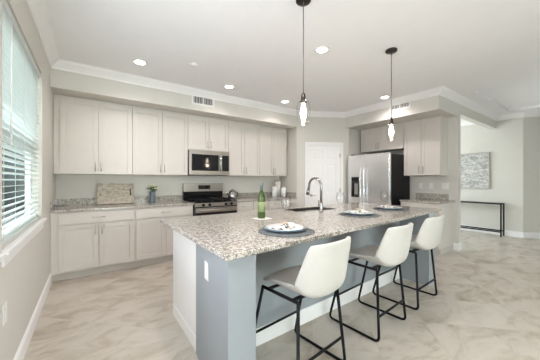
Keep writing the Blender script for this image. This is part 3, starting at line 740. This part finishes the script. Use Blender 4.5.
# canisters
def canister(x, y, r, h, lb):
    c = thing('canister', lb, 'canister', (x, y, .9145), 0, 'cream canisters on the back counter')
    g = G(); g.lathe([(0, 0), (r, 0), (r, h), (r * .9, h), (0, h)], seg=28); g.put('jar', CERAM, c)
    g = G(); g.lathe([(0, h + .0005), (r * .96, h + .0005), (r * .96, h + .018), (.012, h + .02), (.014, h + .04), (0, h + .042)], seg=28); g.put('lid', WOODL, c)
canister(3.365, 4.55, .055, .235, 'short cream canister on the left of the three by the pantry corner')
canister(3.52, 4.63, .06, .345, 'tall cream canister in the middle, by the pantry corner')
canister(3.53, 4.44, .052, .21, 'short cream canister nearest the pantry wall')
# wine bottle
b = thing('wine_bottle', 'green wine bottle standing on the island countertop', 'bottle', (1.385, 2.09, .917)); b.scale = (1, 1, 1.12)
g = G(); g.lathe([(0, .012), (.02, .006), (.036, 0), (.0375, .01), (.0375, .175), (.034, .20), (.018, .235), (.0145, .25), (.0145, .312), (0, .312)], seg=32); g.put('glass', GREENG, b)
g = G(); g.lathe([(.0379, .055), (.0384, .055), (.0384, .145), (.0379, .145)], seg=32); g.put('label', mat('bottle_label', (.22, .27, .12), .6), b)
g = G(); g.lathe([(.0150, .245), (.0155, .245), (.0157, .3135), (0, .3140), (0, .3125)], seg=24); g.put('foil_cap', mat('cap_foil', (.10, .13, .13), .4), b)
tag(G().box(1.31, 2.01, .9143, 1.46, 2.15, .9165).put('paper_card', PLASTIC), 'white paper card under the wine bottle', 'paper')

# place settings
def wine_glass(x, y, lb, s=1.0):
    o = thing('wine_glass', lb, 'glass', (x, y, .9145), 0, 'wine glasses on the island')
    g = G(); P_ = [(0, 0), (.036, 0), (.034, .003), (.006, .008), (.004, .02), (.004, .085), (.012, .097), (.032, .12), (.040, .145), (.039, .17), (.032, .21), (.031, .21), (.038, .17), (.039, .146), (.031, .122), (.011, .10), (0, .098)]
    g.lathe([(a * s, b_ * s) for a, b_ in P_], seg=32); q = g.put('goblet', GLS, o); o.scale = (1.1, 1.1, 1.15)
    return o
def setting(x, y, who, nrot=0, ring=True):
    m = G().lathe([(0, 0), (.205, 0), (.21, .003), (.205, .006), (0, .006)], seg=48).put('placemat', WOVEN); m.location = (x, y, .9145)
    tag(m, 'round woven grey placemat ' + who, 'placemat', 'round grey placemats')
    c = thing('charger_plate', 'blue-grey rimmed charger plate ' + who, 'plate', (x, y + .015, .921), 0, 'charger plates')
    g = G(); g.lathe([(0, 0), (.09, 0), (.155, .014), (.156, .018), (.09, .005), (0, .005)], seg=48); g.put('dish', BLUEC, c)
    c = thing('dinner_plate', 'white dinner plate ' + who, 'plate', (x, y + .015, .9268), 0, 'white dinner plates')
    g = G(); g.lathe([(0, 0), (.08, 0), (.14, .016), (.141, .020), (.08, .005), (0, .005)], seg=48); g.put('dish', CERAM, c)
    n_ = thing('napkin', 'printed napkin on the plate ' + who, 'napkin', (x, y + .015, .9325), nrot, 'printed napkins')
    g = G(); rows = []; NN = 18
    for i in range(NN + 1):
        row = []
        for j in range(NN + 1):
            a = -1 + 2 * i / NN; b_ = -1 + 2 * j / NN; pinch = .35 + .65 * abs(a) ** .8
            z = .002 + .018 * (1 - abs(b_) ** 2) * (1 + .5 * math.sin(7 * b_ + 3 * a)) * (1 - .3 * abs(a))
            row.append(g.bm.verts.new((a * .115, b_ * .075 * pinch, z * 1.3)))
        rows.append(row)
    for p_, q_ in zip(rows, rows[1:]):
        for j in range(NN): f = g.bm.faces.new((p_[j], p_[j + 1], q_[j + 1], q_[j])); f.smooth = True
    o = g.put('cloth', NAPK, n_); mo = o.modifiers.new('s', 'SOLIDIFY'); mo.thickness = .003; mo.offset = 1
    if ring:
        g = G(); g.tube([(.0, .028 * math.cos(t_), .024 + .022 * math.sin(t_)) for t_ in [2 * PI * k / 24 for k in range(25)]], .005, 8); g.put('napkin_ring', WOODL, n_)
setting(1.19, 1.46, 'nearest the camera, in front of the first stool', .5)
setting(2.40, 1.68, 'mid-island, in front of the second stool', .2)
setting(3.17, 1.76, 'at the far end of the island', .9)
wine_glass(1.40, 1.72, 'clear wine glass behind the nearest place setting')
wine_glass(2.25, 1.82, 'clear wine glass left of the middle place setting')
wine_glass(2.99, 1.74, 'clear wine glass beside the farthest place setting, in front of the refrigerator')

# ------------------------------------------------------------------ far room: picture and console table
a = thing('framed_picture', 'grey abstract canvas in a thin silver frame on the far wall', 'picture', (XFAR, 2.52, 1.09), R)
g = G(); g.box(-.62, -.028, .01, .62, -.002, .86); g.put('canvas', art_mat(), a)
g = G()
for q in ((-.635, -.004, -.62, .874), (.62, -.004, .635, .874)): g.box(q[0], -.035, q[1], q[2], -.001, q[3])
g.box(-.62, -.035, -.004, .62, -.001, .0095); g.box(-.62, -.035, .8605, .62, -.001, .874); g.put('frame', NICKEL, a)
c = thing('console_table', 'thin black metal console table against the far wall', 'table', (7.70, 2.3, 0), R)
L_ = .69; y0, y1 = -.13, .13
g = G(); g.box(-L_, y0, .735, L_, y1, .76); g.put('tabletop', BLACK, c, .002)
g = G(); g.box(-L_ + .026, y0, .10, L_ - .026, y0 + .025, .125); g.box(-L_ + .026, y1 - .025, .10, L_ - .026, y1, .125); g.put('lower_rail', BLACK, c)
for sx in (-L_, L_ - .025):
    for yy in (y0, y1 - .025): g = G(); g.box(sx, yy, .0005, sx + .025, yy + .025, .7345); g.put('leg', BLACK, c)
